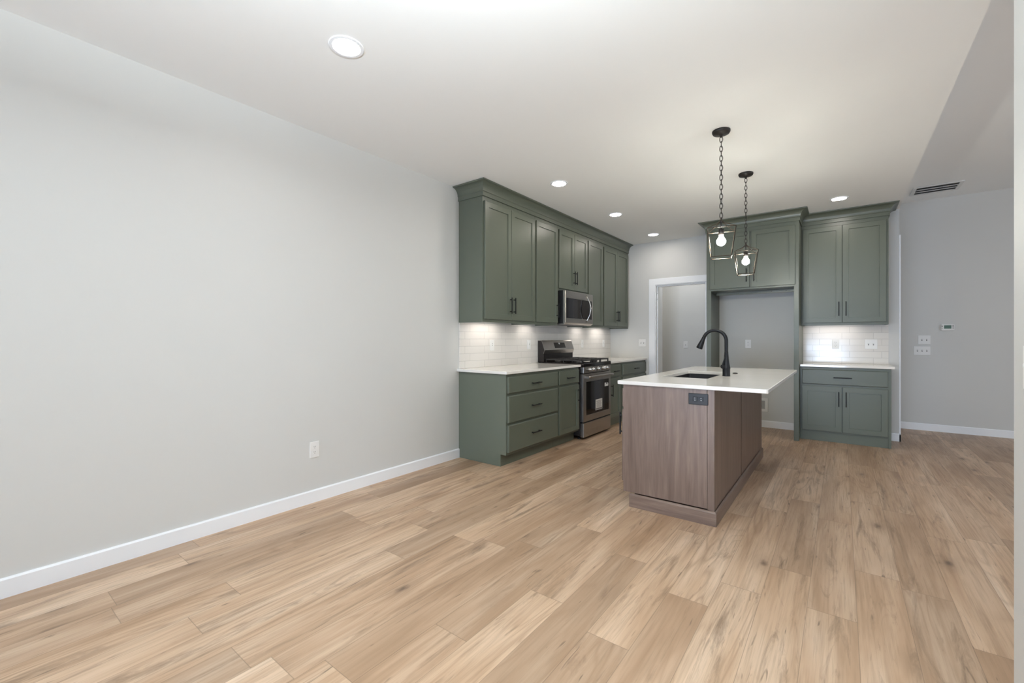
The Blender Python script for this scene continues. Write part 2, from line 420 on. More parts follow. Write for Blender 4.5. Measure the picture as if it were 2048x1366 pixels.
# door casing of the pantry and its jamb
b = bm_(); CW, CT = 0.098, 0.018
box(b, DX0-CW+0.006, DX0+0.006, YB-CT, YB, 0, DZ+CW-0.006, 0.003, 1); box(b, DX1-0.006, DX1+CW-0.006, YB-CT, YB, 0, DZ+CW-0.006, 0.003, 1)
box(b, DX0-CW+0.006, DX1+CW-0.006, YB-CT-0.001, YB, DZ-0.006, DZ+CW-0.006, 0.003, 1)
tr = struct('trim_1', b, M['trim'], 'white casing around the pantry doorway', 'door casing'); ROOTLOC[tr] = (0, 0, 0)
b = bm_(); box(b, DX0, DX0+0.018, YB-0.002, YB+0.30, 0, DZ-0.018, 0.002, 1); box(b, DX1-0.018, DX1, YB-0.002, YB+0.117, 0, DZ-0.018, 0.002, 1)
box(b, DX0, DX1, YB-0.002, YB+0.117, DZ-0.018, DZ, 0.002, 1)
part('jamb', b, M['trim'], tr)
b = bm_(); box(b, DX0+0.018, DX0+0.030, YB+0.05, YB+0.117, 0, DZ-0.030, 0.002, 1); box(b, DX1-0.030, DX1-0.018, YB+0.05, YB+0.117, 0, DZ-0.030, 0.002, 1)
box(b, DX0+0.018, DX1-0.018, YB+0.05, YB+0.117, DZ-0.030, DZ-0.018, 0.002, 1)
part('door_stop', b, M['trim'], tr)
for z in (1.93, 1.84):
    b = bm_(); lathe(b, [(0.004, 0), (0.006, 0.002), (0.006, 0.003)], (DX0+0.018, YB+0.040, z), 10, axis='x'); part('screw', b, M['slot'], tr)
b = bm_(); box(b, WX, WX+0.014, YB+0.012, YB+0.085, 0, 2.44, 0.003, 1)
struct('trim_2', b, M['trim'], 'narrow white casing edge on the hall side of the corner', 'door casing')

# ------------------------------------------------------------------ cabinets
def crown(path_out, name, label, loc):
    """path_out(p) -> list of (x,y) of the outline pushed out by p"""
    prof = [(0.0, ZT), (0.010, ZT), (0.010, ZT+0.040), (0.014, ZT+0.044)]
    for i in range(9):
        a = PI/2*i/8; prof.append((0.016+0.062*(1-math.cos(a)), ZT+0.046+0.072*math.sin(a)))
    prof += [(0.086, ZT+0.122), (0.087, H-0.0015), (0.0, H-0.0015)]
    rings = [[(x, y, z) for x, y in path_out(p)] for p, z in prof]
    b = bm_(); n = len(rings[0]); R = [[b.verts.new(q) for q in r] for r in rings]; m = len(R)
    for i in range(m):
        for j in range(n-1): b.faces.new((R[i][j], R[i][j+1], R[(i+1) % m][j+1], R[(i+1) % m][j]))
    b.faces.new([R[i][0] for i in range(m)]); b.faces.new([R[i][-1] for i in range(m)])
    return one(name, b, M['cab'], label, 'crown molding', loc)
FU = 0.321      # face of the left uppers
def upper_left(name, label, ya, yb, z0, doors, pulls, group='green wall cabinets on the left wall', extra=0):
    loc = (0.0, (ya+yb)/2, z0); t = thing(name, label, 'wall cabinet', loc, group)
    b = bm_(); ya_, yb_ = ya+0.0004, yb-0.0004; rc_ = 0.027 if z0 < 1.5 else 0.0
    box(b, 0.001, FU, ya_, yb_, z0+rc_, ZT+0.03, 0.0012, 1)
    if rc_:
        box(b, FU-0.019, FU, ya_, yb_, z0, z0+rc_+0.002, 0.0012, 1); box(b, 0.001, FU-0.018, ya_, ya_+0.016, z0, z0+rc_+0.002); box(b, 0.001, FU-0.018, yb_-0.016, yb_, z0, z0+rc_+0.002)
    part('cabinet_box', b, M['cab'], t)
    for (da, db, z1, z2), hp in zip(doors, pulls):
        d = part('door', shaker(da, db, z1, z2, FX(FU+0.0006)), M['cab'], t)
        if hp: part('handle', pull(hp, 0.17, True, FX(FU)), M['black'], d, 'black bar handle')
    return t
ZD0, ZD1 = 1.405, 2.565
upper_left('wall_cabinet', 'wide two-door green wall cabinet at the near end of the row', Y0, 4.112, ZU, [(3.227, 3.653, ZD0, ZD1), (3.657, 4.094, ZD0, ZD1)], [(3.625, 1.557), (3.690, 1.557)])
upper_left('wall_cabinet', 'narrow single-door green wall cabinet left of the microwave', 4.112, 4.612, ZU, [(4.130, 4.594, ZD0, ZD1)], [(4.566, 1.557)])
upper_left('wall_cabinet', 'short two-door green wall cabinet above the microwave', 4.612, 5.395, 1.812, [(4.630, 5.008, 1.838, ZD1), (5.012, 5.376, 1.838, ZD1)], [(4.982, 1.997), (5.040, 1.997)])
upper_left('wall_cabinet', 'narrow single-door green wall cabinet right of the microwave', 5.395, 5.882, ZU, [(5.412, 5.862, ZD0, ZD1)], [(5.440, 1.557)])
upper_left('wall_cabinet', 'two-door green wall cabinet in the corner by the doorway', 5.882, YB-0.0005, ZU, [(5.902, 6.368, ZD0, ZD1), (6.372, 6.800, ZD0, ZD1)], [(6.340, 1.560), (6.402, 1.560)])
crown(lambda p: [(0.0005, Y0-p), (FU+0.004+p, Y0-p), (FU+0.004+p, YB-0.001)], 'crown_molding', 'long green crown molding over the left wall cabinets', (FU, 5.0, ZT))

FB = 0.612
def toe_side(ya, yb): return [(0.001, 0), (0.547, 0), (0.547, 0.114), (FB, 0.114), (FB, ZCB-0.0005), (0.001, ZCB-0.0005)]
def base_left(label, ya, yb, items, group='green base cabinets on the left wall'):
    t = thing('base_cabinet', label, 'base cabinet', (0.0, (ya+yb)/2, 0.0), group)
    b = bm_(); prism(b, toe_side(ya, yb), 'y', ya+0.0004, yb-0.0004, 0.001); part('cabinet_box', b, M['cab'], t)
    for kind, ua, ub, va, vb, hp in items:
        if kind == 'drawer':
            d = part('drawer', slab(ua, ub, va, vb, FX(FB+0.0006)), M['cab'], t); part('handle', pull(hp, 0.165, False, FX(FB)), M['black'], d, 'black bar handle')
        else:
            d = part('door', shaker(ua, ub, va, vb, FX(FB+0.0006)), M['cab'], t); part('handle', pull(hp, 0.165, True, FX(FB)), M['black'], d, 'black bar handle')
    return t
base_left('green base cabinet with three wide drawers at the open end', Y0, 4.130, [
    ('drawer', 3.226, 4.114, 0.694, 0.847, (3.670, 0.765)), ('drawer', 3.226, 4.114, 0.416, 0.668, (3.670, 0.543)), ('drawer', 3.226, 4.114, 0.138, 0.392, (3.670, 0.268))])
base_left('narrow green base cabinet with drawer over door left of the range', 4.130, 4.618, [
    ('drawer', 4.146, 4.600, 0.694, 0.847, (4.373, 0.765)), ('door', 4.146, 4.600, 0.138, 0.668, (4.570, 0.545))])
base_left('narrow green base cabinet with drawer over door right of the range', 5.402, 5.852, [
    ('drawer', 5.418, 5.812, 0.694, 0.847, (5.650, 0.765)), ('door', 5.418, 5.812, 0.138, 0.668, (5.500, 0.51))])
base_left('green corner base cabinet with a wide drawer by the doorway', 5.852, YB-0.001, [
    ('drawer', 5.896, 6.815, 0.694, 0.847, (6.385, 0.765)), ('door', 5.896, 6.354, 0.138, 0.668, (6.322, 0.545)), ('door', 6.358, 6.815, 0.138, 0.668, (6.390, 0.545))])
def counter(label, x0, x1, y0, y1):
    b = bm_(); box(b, x0, x1, y0, y1, ZCB, ZC, 0.003, 2)
    return one('countertop', b, M['quartz'], label, 'countertop', ((x0+x1)/2, (y0+y1)/2, ZCB))
counter('white quartz countertop over the three-drawer cabinet left of the range', 0.001, FB+0.030, Y0-0.030, 4.626)
counter('white quartz countertop between the range and the doorway', 0.001, FB+0.030, 5.402, YB-0.001)
b = bm_(); box(b, 0.0006, 0.010, Y0+0.003, YB-0.0006, ZC+0.0005, ZU-0.0008); box(b, 0.0006, 0.010, 4.614, 5.393, ZU-0.0008, 1.40)
one('tile_backsplash', b, M['tile_y'], 'glossy white subway tile backsplash behind the range', 'backsplash', (0, 5.0, ZC))

# refrigerator surround on the back wall
FRY = 6.146
t = thing('refrigerator_cabinet', 'tall green cabinet surround with two doors over the empty refrigerator alcove', 'cabinet', (2.2, 6.5, 0))
for xa, xb in ((1.690, 1.704), (2.697, 2.713)):
    b = bm_(); box(b, xa, xb, FRY, YB-0.0006, 0, ZT+0.03, 0.001, 1); part('side_panel', b, M['cab'], t)
b = bm_(); box(b, 1.704, 2.697, FRY+0.018, YB-0.0006, 1.835, ZT+0.03, 0.001, 1); part('cabinet_box', b, M['cab'], t)
b = bm_()
box(b, 1.697, 1.747, FRY-0.002, FRY+0.018, 0, ZT+0.03, 0.001, 1); box(b, 2.664, 2.714, FRY-0.002, FRY+0.018, 0, ZT+0.03, 0.001, 1)
box(b, 1.747, 2.664, FRY-0.001, FRY+0.018, 1.835, 1.875, 0.001, 1); box(b, 1.747, 2.664, FRY-0.001, FRY+0.018, 2.54, ZT+0.03, 0.001, 1)
box(b, 2.190, 2.224, FRY-0.001, FRY+0.018, 1.87, 2.55, 0.001, 1)
part('face_frame', b, M['cab'], t)
b = bm_(); box(b, 1.747, 2.664, FRY+0.30, FRY+0.318, 1.800, 1.836, 0.001, 1)
part('cleat', b, M['cab'], t)
for x in (2.02, 2.40, 2.56):
    b = bm_(); lathe(b, [(0.005, 0), (0.005, -0.004), (0.001, -0.005)], (x, FRY+0.30, 1.818), 10, axis='y'); part('screw', b, M['chrome'], t)
for da, db, hx in ((1.736, 2.196, 2.166), (2.218, 2.678, 2.248)):
    d = part('door', shaker(da, db, 1.857, 2.562, FY(FRY-0.0026)), M['cab'], t); part('handle', pull((hx, 2.01), 0.17, True, FY(FRY-0.002)), M['black'], d, 'black bar handle')
URY = 6.508
t = thing('wall_cabinet', 'two-door green wall cabinet right of the refrigerator alcove', 'wall cabinet', (3.13, YB, ZU))
b = bm_(); box(b, 2.7145, 3.542, URY, YB-0.0006, ZU+0.027, ZT+0.03, 0.0012, 1); box(b, 2.7145, 3.542, URY, URY+0.019, ZU, ZU+0.029, 0.0012, 1); box(b, 2.7145, 2.7305, URY+0.018, YB-0.0006, ZU, ZU+0.029); box(b, 3.526, 3.542, URY+0.018, YB-0.0006, ZU, ZU+0.029); part('cabinet_box', b, M['cab'], t)
for da, db, hx in ((2.734, 3.121, 3.090), (3.127, 3.522, 3.158)):
    d = part('door', shaker(da, db, ZD0, ZD1, FY(URY-0.0006)), M['cab'], t); part('handle', pull((hx, 1.567), 0.17, True, FY(URY)), M['black'], d, 'black bar handle')
fl, fr = 1.6895, 2.7145
crown(lambda p: [(fl-p, YB-0.001), (fl-p, FRY-0.004-p), (fr+p, FRY-0.004-p), (fr+p, URY-0.004-p), (3.5425+p, URY-0.004-p), (3.5425+p, YB-0.001)], 'crown_molding', 'stepped green crown molding over the alcove and the right wall cabinet', (2.2, FRY, ZT))
RBY = 6.318
t = thing('base_cabinet', 'green base cabinet with one drawer over two doors right of the alcove', 'base cabinet', (3.13, YB, 0))
b = bm_(); box(b, 2.7145, 3.552, RBY, YB-0.0006, 0.108, ZCB-0.0005, 0.001, 1); box(b, 3.533, 3.552, RBY+0.001, YB-0.0006, 0, 0.109)
part('cabinet_box', b, M['cab'], t)
b = bm_(); box(b, 2.7145, 3.533, RBY+0.012, RBY+0.03, 0, 0.108); part('toe_kick', b, M['cab'], t)
d = part('drawer', slab(2.736, 3.524, 0.672, 0.847, FY(RBY-0.0006)), M['cab'], t); part('handle', pull((3.126, 0.758), 0.17, False, FY(RBY)), M['black'], d, 'black bar handle')
for da, db, hx in ((2.736, 3.119, 3.090), (3.127, 3.524, 3.158)):
    d = part('door', shaker(da, db, 0.125, 0.648, FY(RBY-0.0006)), M['cab'], t); part('handle', pull((hx, 0.510), 0.17, True, FY(RBY)), M['black'], d, 'black bar handle')
counter('white quartz countertop on the base cabinet right of the alcove', 2.7150, 3.580, RBY-0.030, YB-0.001)
b = bm_(); box(b, 2.7145, 3.562, YB-0.010, YB-0.0006, ZC+0.0005, ZU-0.0008)
one('tile_backsplash', b, M['tile_x'], 'small white subway tile backsplash right of the alcove', 'backsplash', (3.13, YB, ZC))

# ------------------------------------------------------------------ island
t = thing('kitchen_island', 'brown stained wood island cabinet under a white top with sink', 'kitchen island', (2.16, 4.0, 0))
IY0, IY1, IX0, IX1 = 3.020, 5.100, 1.846, 2.464
b = bm_(); box(b, IX0+0.018, IX1-0.020, IY1-0.018, IY1-0.004, 0.100, ZCB-0.001); box(b, IX1-0.036, IX1-0.0205, IY0+0.02, IY1-0.018, 0.10, ZCB-0.001); box(b, IX0+0.075, IX1-0.020, IY0+0.03, IY1-0.004, 0, 0.105)
part('carcass', b, M['wood_z'], t)
b = bm_(); box(b, IX0, 2.419, IY0, IY0+0.018, 0.100, ZCB-0.0005, 0.001, 1); part('end_panel', b, M['wood_z'], t)
b = bm_(); box(b, IX0-0.0, IX0+0.018, IY0+0.018, IY1, 0.100, ZCB-0.0005, 0.001, 1); part('face_frame', b, M['wood_z'], t)
b = bm_(); box(b, 2.4205, IX1, IY0-0.001, IY0+0.020, 0.09, ZCB-0.0005, 0.0015, 1); part('corner_stile', b, M['wood_z'], t)
b = bm_(); box(b, IX1-0.018, IX1-0.003, IY0+0.020, 3.970, 0.09, ZCB-0.0005, 0.001, 1); part('side_panel', b, M['wood_z'], t)
b = bm_(); box(b, IX1-0.018, IX1-0.003, 3.992, IY1-0.018, 0.09, ZCB-0.0005, 0.001, 1); part('side_panel', b, M['wood_z'], t)
b = bm_(); box(b, IX1-0.018, IX1-0.010, 3.969, 3.993, 0.09, ZCB-0.0005); part('seam_strip', b, M['wood_z'], t)
b = bm_(); box(b, IX1-0.018, IX1-0.001, IY1-0.019, IY1, 0.09, ZCB-0.0005, 0.001, 1); part('side_stile', b, M['wood_z'], t)
def mold(b, pts):  # base molding cross-section swept along the front and the side with a mitre
    prof = [(0, 0), (0.013, 0), (0.013, 0.082), (0.010, 0.088), (0.003, 0.094), (0, 0.094)]
    R = [[b.verts.new((x, y, z)) for x, y in pts(p)] for p, z in prof]; m = len(R)
    for i in range(m):
        for j in range(len(R[0])-1): b.faces.new((R[i][j], R[i][j+1], R[(i+1) % m][j+1], R[(i+1) % m][j]))
    b.faces.new([r[0] for r in R]); b.faces.new([r[-1] for r in R])
b = bm_(); mold(b, lambda p: [(1.897, IY0-0.0015-p), (IX1+p, IY0-0.0015-p)]); part('base_molding', b, M['wood_x'], t)
b = bm_(); mold(b, lambda p: [(IX1+p, IY0-0.0015-p), (IX1+p, IY1+0.005)]); part('base_molding', b, M['wood_y'], t)
for k, (ya, yb) in enumerate(((3.045, 3.500), (3.505, 4.125), (4.135, 4.60), (4.605, 5.075))):
    mp = lambda u, v, w: (IX0-0.0006-w, u, v)
    if k == 0:
        d = part('drawer', slab(ya, yb, 0.71, 0.845, mp), M['wood_z'], t); part('handle', pull((3.27, 0.778), 0.165, False, mp), M['black'], d, 'black bar handle')
        d = part('door', shaker(ya, yb, 0.166, 0.69, mp), M['wood_z'], t); part('handle', pull((3.075, 0.58), 0.165, True, mp), M['black'], d, 'black bar handle')
    else:
        d = part('door', shaker(ya, yb, 0.166, 0.845, mp), M['wood_z'], t); part('handle', pull((ya+0.03, 0.72), 0.165, True, mp), M['black'], d, 'black bar handle')
# quartz top with the sink cut-out
CX0, CX1, CY0, CY1 = 1.805, 2.766, 3.002, 5.118
SX0, SX1, SY0, SY1 = 1.948, 2.297, 3.555, 4.355
def rrect(x0, x1, y0, y1, r, n=6):
    out = []
    for cx, cyy, a0 in ((x1-r, y1-r, 0), (x0+r, y1-r, PI/2), (x0+r, y0+r, PI), (x1-r, y0+r, 1.5*PI)):
        for i in range(n+1):
            a = a0+PI/2*i/n; out.append((cx+r*math.cos(a), cyy+r*math.sin(a)))
    return out
def ring_loft(b, loops):
    R = [[b.verts.new(p) for p in L] for L in loops]; n = len(R[0]); m = len(R)
    for i in range(m):
        for j in range(n): b.faces.new((R[i][j], R[i][(j+1) % n], R[(i+1) % m][(j+1) % n], R[(i+1) % m][j]))
b = bm_()
o = rrect(CX0, CX1, CY0, CY1, 0.012); oi = rrect(CX0+0.003, CX1-0.003, CY0+0.003, CY1-0.003, 0.010); h = rrect(SX0, SX1, SY0, SY1, 0.02); hi = rrect(SX0-0.002, SX1+0.002, SY0-0.002, SY1+0.002, 0.021)
z = lambda L, q: [(x, y, q) for x, y in L]
ring_loft(b, [z(o, ZCB+0.003), z(o, ZC-0.003), z(oi, ZC), z(hi, ZC), z(h, ZC-0.002), z(h, ZCB), z(oi, ZCB)])
one('countertop', b, M['quartz'], 'white quartz island top with sink cut-out and seating overhang', 'countertop', (2.285, 4.06, ZCB))
b = bm_()
s0 = rrect(SX0-0.006, SX1+0.006, SY0-0.006, SY1+0.006, 0.026); s1 = rrect(SX0-0.012, SX1+0.012, SY0-0.012, SY1+0.012, 0.03); s2 = rrect(SX0+0.006, SX1-0.006, SY0+0.006, SY1-0.006, 0.03); s3 = rrect(SX0+0.03, SX1-0.03, SY0+0.03, SY1-0.03, 0.03)
zt = ZCB-0.0006
R = [[b.verts.new(p) for p in L] for L in (z(s1, zt), z(s0, zt), z(s2, zt-0.20), z(s3, zt-0.218))]
for i in range(3):
    for j in range(len(R[0])): b.faces.new((R[i][j], R[i][(j+1) % len(R[0])], R[i+1][(j+1) % len(R[0])], R[i+1][j]))
b.faces.new(R[3])
sink = one('sink', b, M['sink'], 'black undermount sink bowl in the island top', 'sink', (2.12, 3.955, zt-0.218))
b = bm_(); lathe(b, [(0.045, zt-0.2175), (0.045, zt-0.214), (0.030, zt-0.213), (0.028, zt-0.2165)], (2.12, 3.955, 0), 24)
part('drain', b, M['chrome'], sink, 'steel drain ring')
# faucet
fx, fy = 2.362, 3.905
t = thing('faucet', 'matte black gooseneck pull-down faucet on the island', 'faucet', (fx, fy, ZC))
b = bm_(); lathe(b, [(0.030, ZC), (0.031, ZC+0.003), (0.0285, ZC+0.006), (0.0285, ZC+0.058), (0.030, ZC+0.062), (0.030, ZC+0.072), (0.0275, ZC+0.080), (0.024, ZC+0.10), (0.0185, ZC+0.145), (0.0150, ZC+0.185), (0.0145, ZC+0.20)], (fx, fy, 0), 28)
part('body', b, M['black'], t)
R_ = 0.088; zc_ = 1.280-R_
pts = [(fx, fy, ZC+0.19+i*(zc_-ZC-0.19)/6) for i in range(6)]
for i in range(19):
    a = PI*0.90*i/18; pts.append((fx-R_+R_*math.cos(a), fy-0.002*i/18, zc_+R_*math.sin(a)))
b = bm_(); tube(b, pts, 0.0138, 14); part('spout', b, M['black'], t)
e = Vector(pts[-1]); dr = (Vector(pts[-1])-Vector(pts[-2])).normalized()
hd = [e+dr*q for q in (-0.004, 0.0, 0.02, 0.06, 0.095, 0.100)]
b = bm_(); tube(b, hd, [0.0142, 0.0150, 0.0155, 0.0215, 0.0255, 0.0235], 18); part('spray_head', b, M['black'], t)
b = bm_(); lv = Vector((-0.62, -0.78, 0)).normalized(); c0 = Vector((fx, fy, ZC+0.078))
tube(b, [c0+lv*q for q in (0.0, 0.040, 0.045)], [0.017, 0.017, 0.014], 16)
part('valve', b, M['black'], t)
b = bm_(); tube(b, [c0+lv*0.036+Vector((0, 0, 0.012)), c0+lv*0.034+Vector((0.004, 0, 0.035)), c0+lv*0.030+Vector((0.010, 0, 0.065)), c0+lv*0.026+Vector((0.016, 0, 0.088))], [0.0055, 0.0048, 0.0042, 0.0045], 8)
part('lever', b, M['black'], t)
b = bm_(); lathe(b, [(0.020, ZC), (0.021, ZC+0.004), (0.018, ZC+0.008), (0.006, ZC+0.010), (0.001, ZC+0.010)], (2.372, 4.222, 0), 24)
one('sink_hole_cover', b, M['black'], 'small black round cap on the island top behind the faucet', 'cap', (2.372, 4.222, ZC))

# ------------------------------------------------------------------ gas range
RY0, RY1, RF = 4.633, 5.395, 0.672
t = thing('gas_range', 'stainless steel gas range with black grates in the left run', 'range', (0.35, 5.014, 0))
b = bm_(); box(b, 0.03, RF-0.045, RY0, RY1, 0.045, 0.905, 0.003, 1); part('body', b, M['rangeside'], t, 'dark enamel side body')
for x in (0.09, 0.585):
    for y in (RY0+0.05, RY1-0.05):
        b = bm_(); lathe(b, [(0.020, 0), (0.020, 0.012), (0.010, 0.014), (0.010, 0.05)], (x, y, 0), 12); part('foot', b, M['blackplastic'], t)
b = bm_(); box(b, 0.03, RF-0.002, RY0-0.002, RY1+0.002, 0.900, 0.918, 0.004, 2); box(b, RF-0.045, RF+0.004, RY0-0.001, RY1+0.001, 0.872, 0.914, 0.006, 2)
part('cooktop', b, M['glass'], t, 'black enamel cooktop')
b = bm_(); box(b, RF-0.046, RF, RY0, RY1, 0.797, 0.871, 0.004, 2); cp = part('control_panel', b, M['steel'], t)
for y in (4.775, 4.872, 5.014, 5.160, 5.257):
    b = bm_(); lathe(b, [(0.026, RF), (0.026, RF+0.006), (0.021, RF+0.008), (0.020, RF+0.030), (0.018, RF+0.034), (0.001, RF+0.034)], (0, y, 0.836), 20, axis='x')
    box(b, RF+0.030, RF+0.040, y-0.004, y+0.004, 0.820, 0.852, 0.002, 1)
    part('knob', b, M['chrome'], cp, 'steel control knob')
b = bm_()
gy0, gy1, gz0, gz1 = 4.700, 5.338, 0.286, 0.694
loft(b, [[(RF-0.044, RY0+0.002, 0.214), (RF-0.044, RY1-0.002, 0.214), (RF-0.044, RY1-0.002, 0.787), (RF-0.044, RY0+0.002, 0.787)],
         [(RF-0.004, RY0+0.002, 0.214), (RF-0.004, RY1-0.002, 0.214), (RF-0.004, RY1-0.002, 0.787), (RF-0.004, RY0+0.002, 0.787)],
         [(RF, RY0+0.006, 0.218), (RF, RY1-0.006, 0.218), (RF, RY1-0.006, 0.783), (RF, RY0+0.006, 0.783)],
         [(RF, gy0, gz0), (RF, gy1, gz0), (RF, gy1, gz1), (RF, gy0, gz1)], [(RF-0.003, gy0+0.002, gz0+0.002), (RF-0.003, gy1-0.002, gz0+0.002), (RF-0.003, gy1-0.002, gz1-0.002), (RF-0.003, gy0+0.002, gz1-0.002)]])
od = part('oven_door', b, M['steel'], t)
b = bm_(); box(b, RF-0.006, RF-0.0012, gy0+0.003, gy1-0.003, gz0+0.003, gz1-0.003); part('window', b, M['glass'], od, 'dark oven window glass')
b = bm_(); hp = [(RF+0.045, RY0+0.03+(RY1-RY0-0.06)*i/12, 0.748+0.004*math.sin(PI*i/12)) for i in range(13)]
tube(b, hp, 0.0150, 12)
for y in (RY0+0.045, RY1-0.045): box(b, RF-0.002, RF+0.047, y-0.013, y+0.013, 0.732, 0.764, 0.005, 2)
part('handle', b, M['steel'], od)
b = bm_(); box(b, RF-0.0012, RF-0.0004, 4.950, 5.140, 0.318, 0.452); part('sticker', b, M['label'], od, 'white paper label on the oven window')
b = bm_()
for i, zz in enumerate((0.425, 0.413, 0.401, 0.389, 0.377, 0.365, 0.353)):
    box(b, RF-0.0004, RF-0.0002, 4.972+0.01*(i % 2), 5.12-0.012*((i*5) % 3), zz, zz+0.0045)
box(b, RF-0.0004, RF-0.0002, 4.955, 5.135, 0.322, 0.342)
part('sticker_print', b, M['ink'], od)
b = bm_(); box(b, RF-0.0012, RF-0.0004, 5.212, 5.318, 0.596, 0.642); part('sticker', b, M['label'], od, 'small white sticker high on the oven window')
b = bm_(); box(b, RF-0.0004, RF-0.0002, 5.255, 5.285, 0.622, 0.642); box(b, RF-0.0004, RF-0.0002, 5.30, 5.318, 0.632, 0.642); part('sticker_print', b, M['blackplastic'], od)
b = bm_(); box(b, RF-0.044, RF-0.001, RY0+0.002, RY1-0.002, 0.030, 0.200, 0.004, 2); part('drawer', b, M['steel'], t)
b = bm_(); box(b, RF-0.050, RF-0.014, RY0+0.004, RY1-0.004, 0.199, 0.215); part('drawer_gap', b, M['blackplastic'], t)
# backguard: leaning panel over a black riser
b = bm_(); prism(b, [(0.014, 0.905), (0.104, 0.905), (0.104, 1.021), (0.119, 1.066), (0.078, 1.180), (0.070, 1.189), (0.014, 1.189)], 'y', RY0+0.008, RY1-0.008, 0.002)
part('riser', b, M['rangeside'], t, 'dark backguard riser')
b = bm_()
front = [(0.1045, 1.021), (0.120, 1.066), (0.079, 1.181), (0.070, 1.190), (0.016, 1.190)]
back = [(0.016, 1.186), (0.068, 1.186), (0.075, 1.179), (0.1155, 1.066), (0.1005, 1.022)]
prism(b, front+back, 'y', RY0+0.003, RY1-0.003)
part('backguard', b, M['steel'], t)
dirv = Vector((0.079-0.120, 0, 1.181-1.066)); nn = Vector((dirv.z, 0, -dirv.x)).normalized()
def on_guard(f, y, off): p = Vector((0.120, y, 1.066))+dirv*f+nn*off; return tuple(p)
b = bm_(); loft(b, [[on_guard(f, y, 0.0004) for f, y in ((0.20, 4.900), (0.20, 5.178), (0.82, 5.178), (0.82, 4.900))], [on_guard(f, y, 0.0016) for f, y in ((0.20, 4.900), (0.20, 5.178), (0.82, 5.178), (0.82, 4.900))]])
part('display', b, M['glass'], t, 'black clock display')
b = bm_(); c = Vector(on_guard(0.70, 5.035, 0.0016))
loft(b, [[tuple(c+Vector((0, math.cos(q)*0.018, 0))+dirv.normalized()*math.sin(q)*0.012+nn*w) for q in (2*PI*i/16 for i in range(16))] for w in (0, 0.0006)])
part('display_badge', b, M['label'], t)
# burners and grates
for x, y, r in ((0.22, 4.79, 0.045), (0.22, 5.24, 0.038), (0.50, 4.79, 0.040), (0.50, 5.24, 0.050), (0.36, 5.014, 0.045)):
    b = bm_(); lathe(b, [(r, 0.918), (r, 0.926), (r*0.75, 0.928), (r*0.75, 0.934), (r*0.7, 0.937), (0.001, 0.937)], (x, y, 0), 20); part('burner', b, M['iron'], t)
for ya, yb in ((RY0+0.012, 4.884), (4.888, 5.140), (5.144, RY1-0.012)):
    b = bm_(); z0, z1 = 0.940, 0.956
    for x in (0.135, 0.385, 0.640): box(b, x-0.006, x+0.006, ya, yb, z0, z1, 0.002, 1)
    for y in (ya+0.006, yb-0.006): box(b, 0.129, 0.646, y-0.006, y+0.006, z0, z1, 0.002, 1)
    ym = (ya+yb)/2
    box(b, 0.135, 0.205, ym-0.005, ym+0.005, z0, z1, 0.002, 1); box(b, 0.275, 0.47, ym-0.005, ym+0.005, z0, z1, 0.002, 1); box(b, 0.54, 0.64, ym-0.005, ym+0.005, z0, z1, 0.002, 1)
    for x in (0.25, 0.51):
        box(b, x-0.005, x+0.005, ya, ya+0.075, z0, z1, 0.002, 1); box(b, x-0.005, x+0.005, yb-0.075, yb, z0, z1, 0.002, 1)
    for x in (0.135, 0.385, 0.640):
        for y in (ya+0.008, yb-0.008): box(b, x-0.007, x+0.007, y-0.007, y+0.007, 0.9175, z0+0.002, 0.002, 1)
    part('grate', b, M['iron'], t)

# ------------------------------------------------------------------ microwave
MF = 0.415; MY0, MY1 = 4.646, 5.390
t = thing('microwave_oven', 'stainless over-the-range microwave with curved handle', 'microwave', (0.2, 5.02, 1.40))
b = bm_(); box(b, 0.011, MF-0.035, MY0, MY1, 1.400, 1.8105, 0.002, 1); part('body', b, M['blackplastic'], t, 'black side body')
b = bm_()
wy0, wy1, wz0, wz1 = 4.672, 5.362, 1.466, 1.720
def rr(x, i): return [(x, MY0+i, 1.408+i), (x, MY1-i, 1.408+i), (x, MY1-i, 1.8085-i), (x, MY0+i, 1.8085-i)]
loft(b, [rr(MF-0.034, 0), rr(MF-0.006, 0), rr(MF, 0.006), [(MF, wy0, wz0), (MF, wy1, wz0), (MF, wy1, wz1), (MF, wy0, wz1)], [(MF-0.003, wy0+0.002, wz0+0.002), (MF-0.003, wy1-0.002, wz0+0.002), (MF-0.003, wy1-0.002, wz1-0.002), (MF-0.003, wy0+0.002, wz1-0.002)]])
dr_ = part('door', b, M['steel'], t)
b = bm_(); box(b, MF-0.008, MF-0.0012, wy0+0.003, 5.272, wz0+0.003, wz1-0.003); part('window', b, M['glass'], dr_, 'dark door glass')
b = bm_(); box(b, MF-0.008, MF-0.0010, 5.274, wy1-0.003, wz0+0.003, wz1-0.003); cpn = part('control_panel', b, M['blackplastic'], t, 'black keypad strip')
b = bm_()
for i in range(6):
    for j in range(2): box(b, MF-0.001, MF-0.0006, 5.290+j*0.034, 5.312+j*0.034, 1.485+i*0.033, 1.500+i*0.033)
part('keypad', b, M['rangeside'], cpn)
b = bm_(); lathe(b, [(0.012, MF-0.001), (0.012, MF-0.0004)], (0, 5.288, 1.697), 16, axis='x'); part('badge', b, M['label'], t)
b = bm_(); hp = []
for i in range(17):
    q = i/16; hp.append((MF+0.008+0.062*math.sin(PI*q)**0.8, 5.170+0.012*math.sin(PI*q), 1.432+0.345*q))
tube(b, hp, 0.0095, 12); part('handle', b, M['chrome'], t)
b = bm_(); prism(b, [(0.05, 1.4005), (MF-0.004, 1.4085), (MF-0.03, 1.388), (0.05, 1.388)], 'y', MY0+0.004, MY1-0.004); bs = part('base_plate', b, M['steel'], t)
b = bm_(); box(b, 0.20, 0.36, 4.80, 5.24, 1.382, 1.3885, 0.002, 1); part('vent_filter', b, M['slot'], bs)

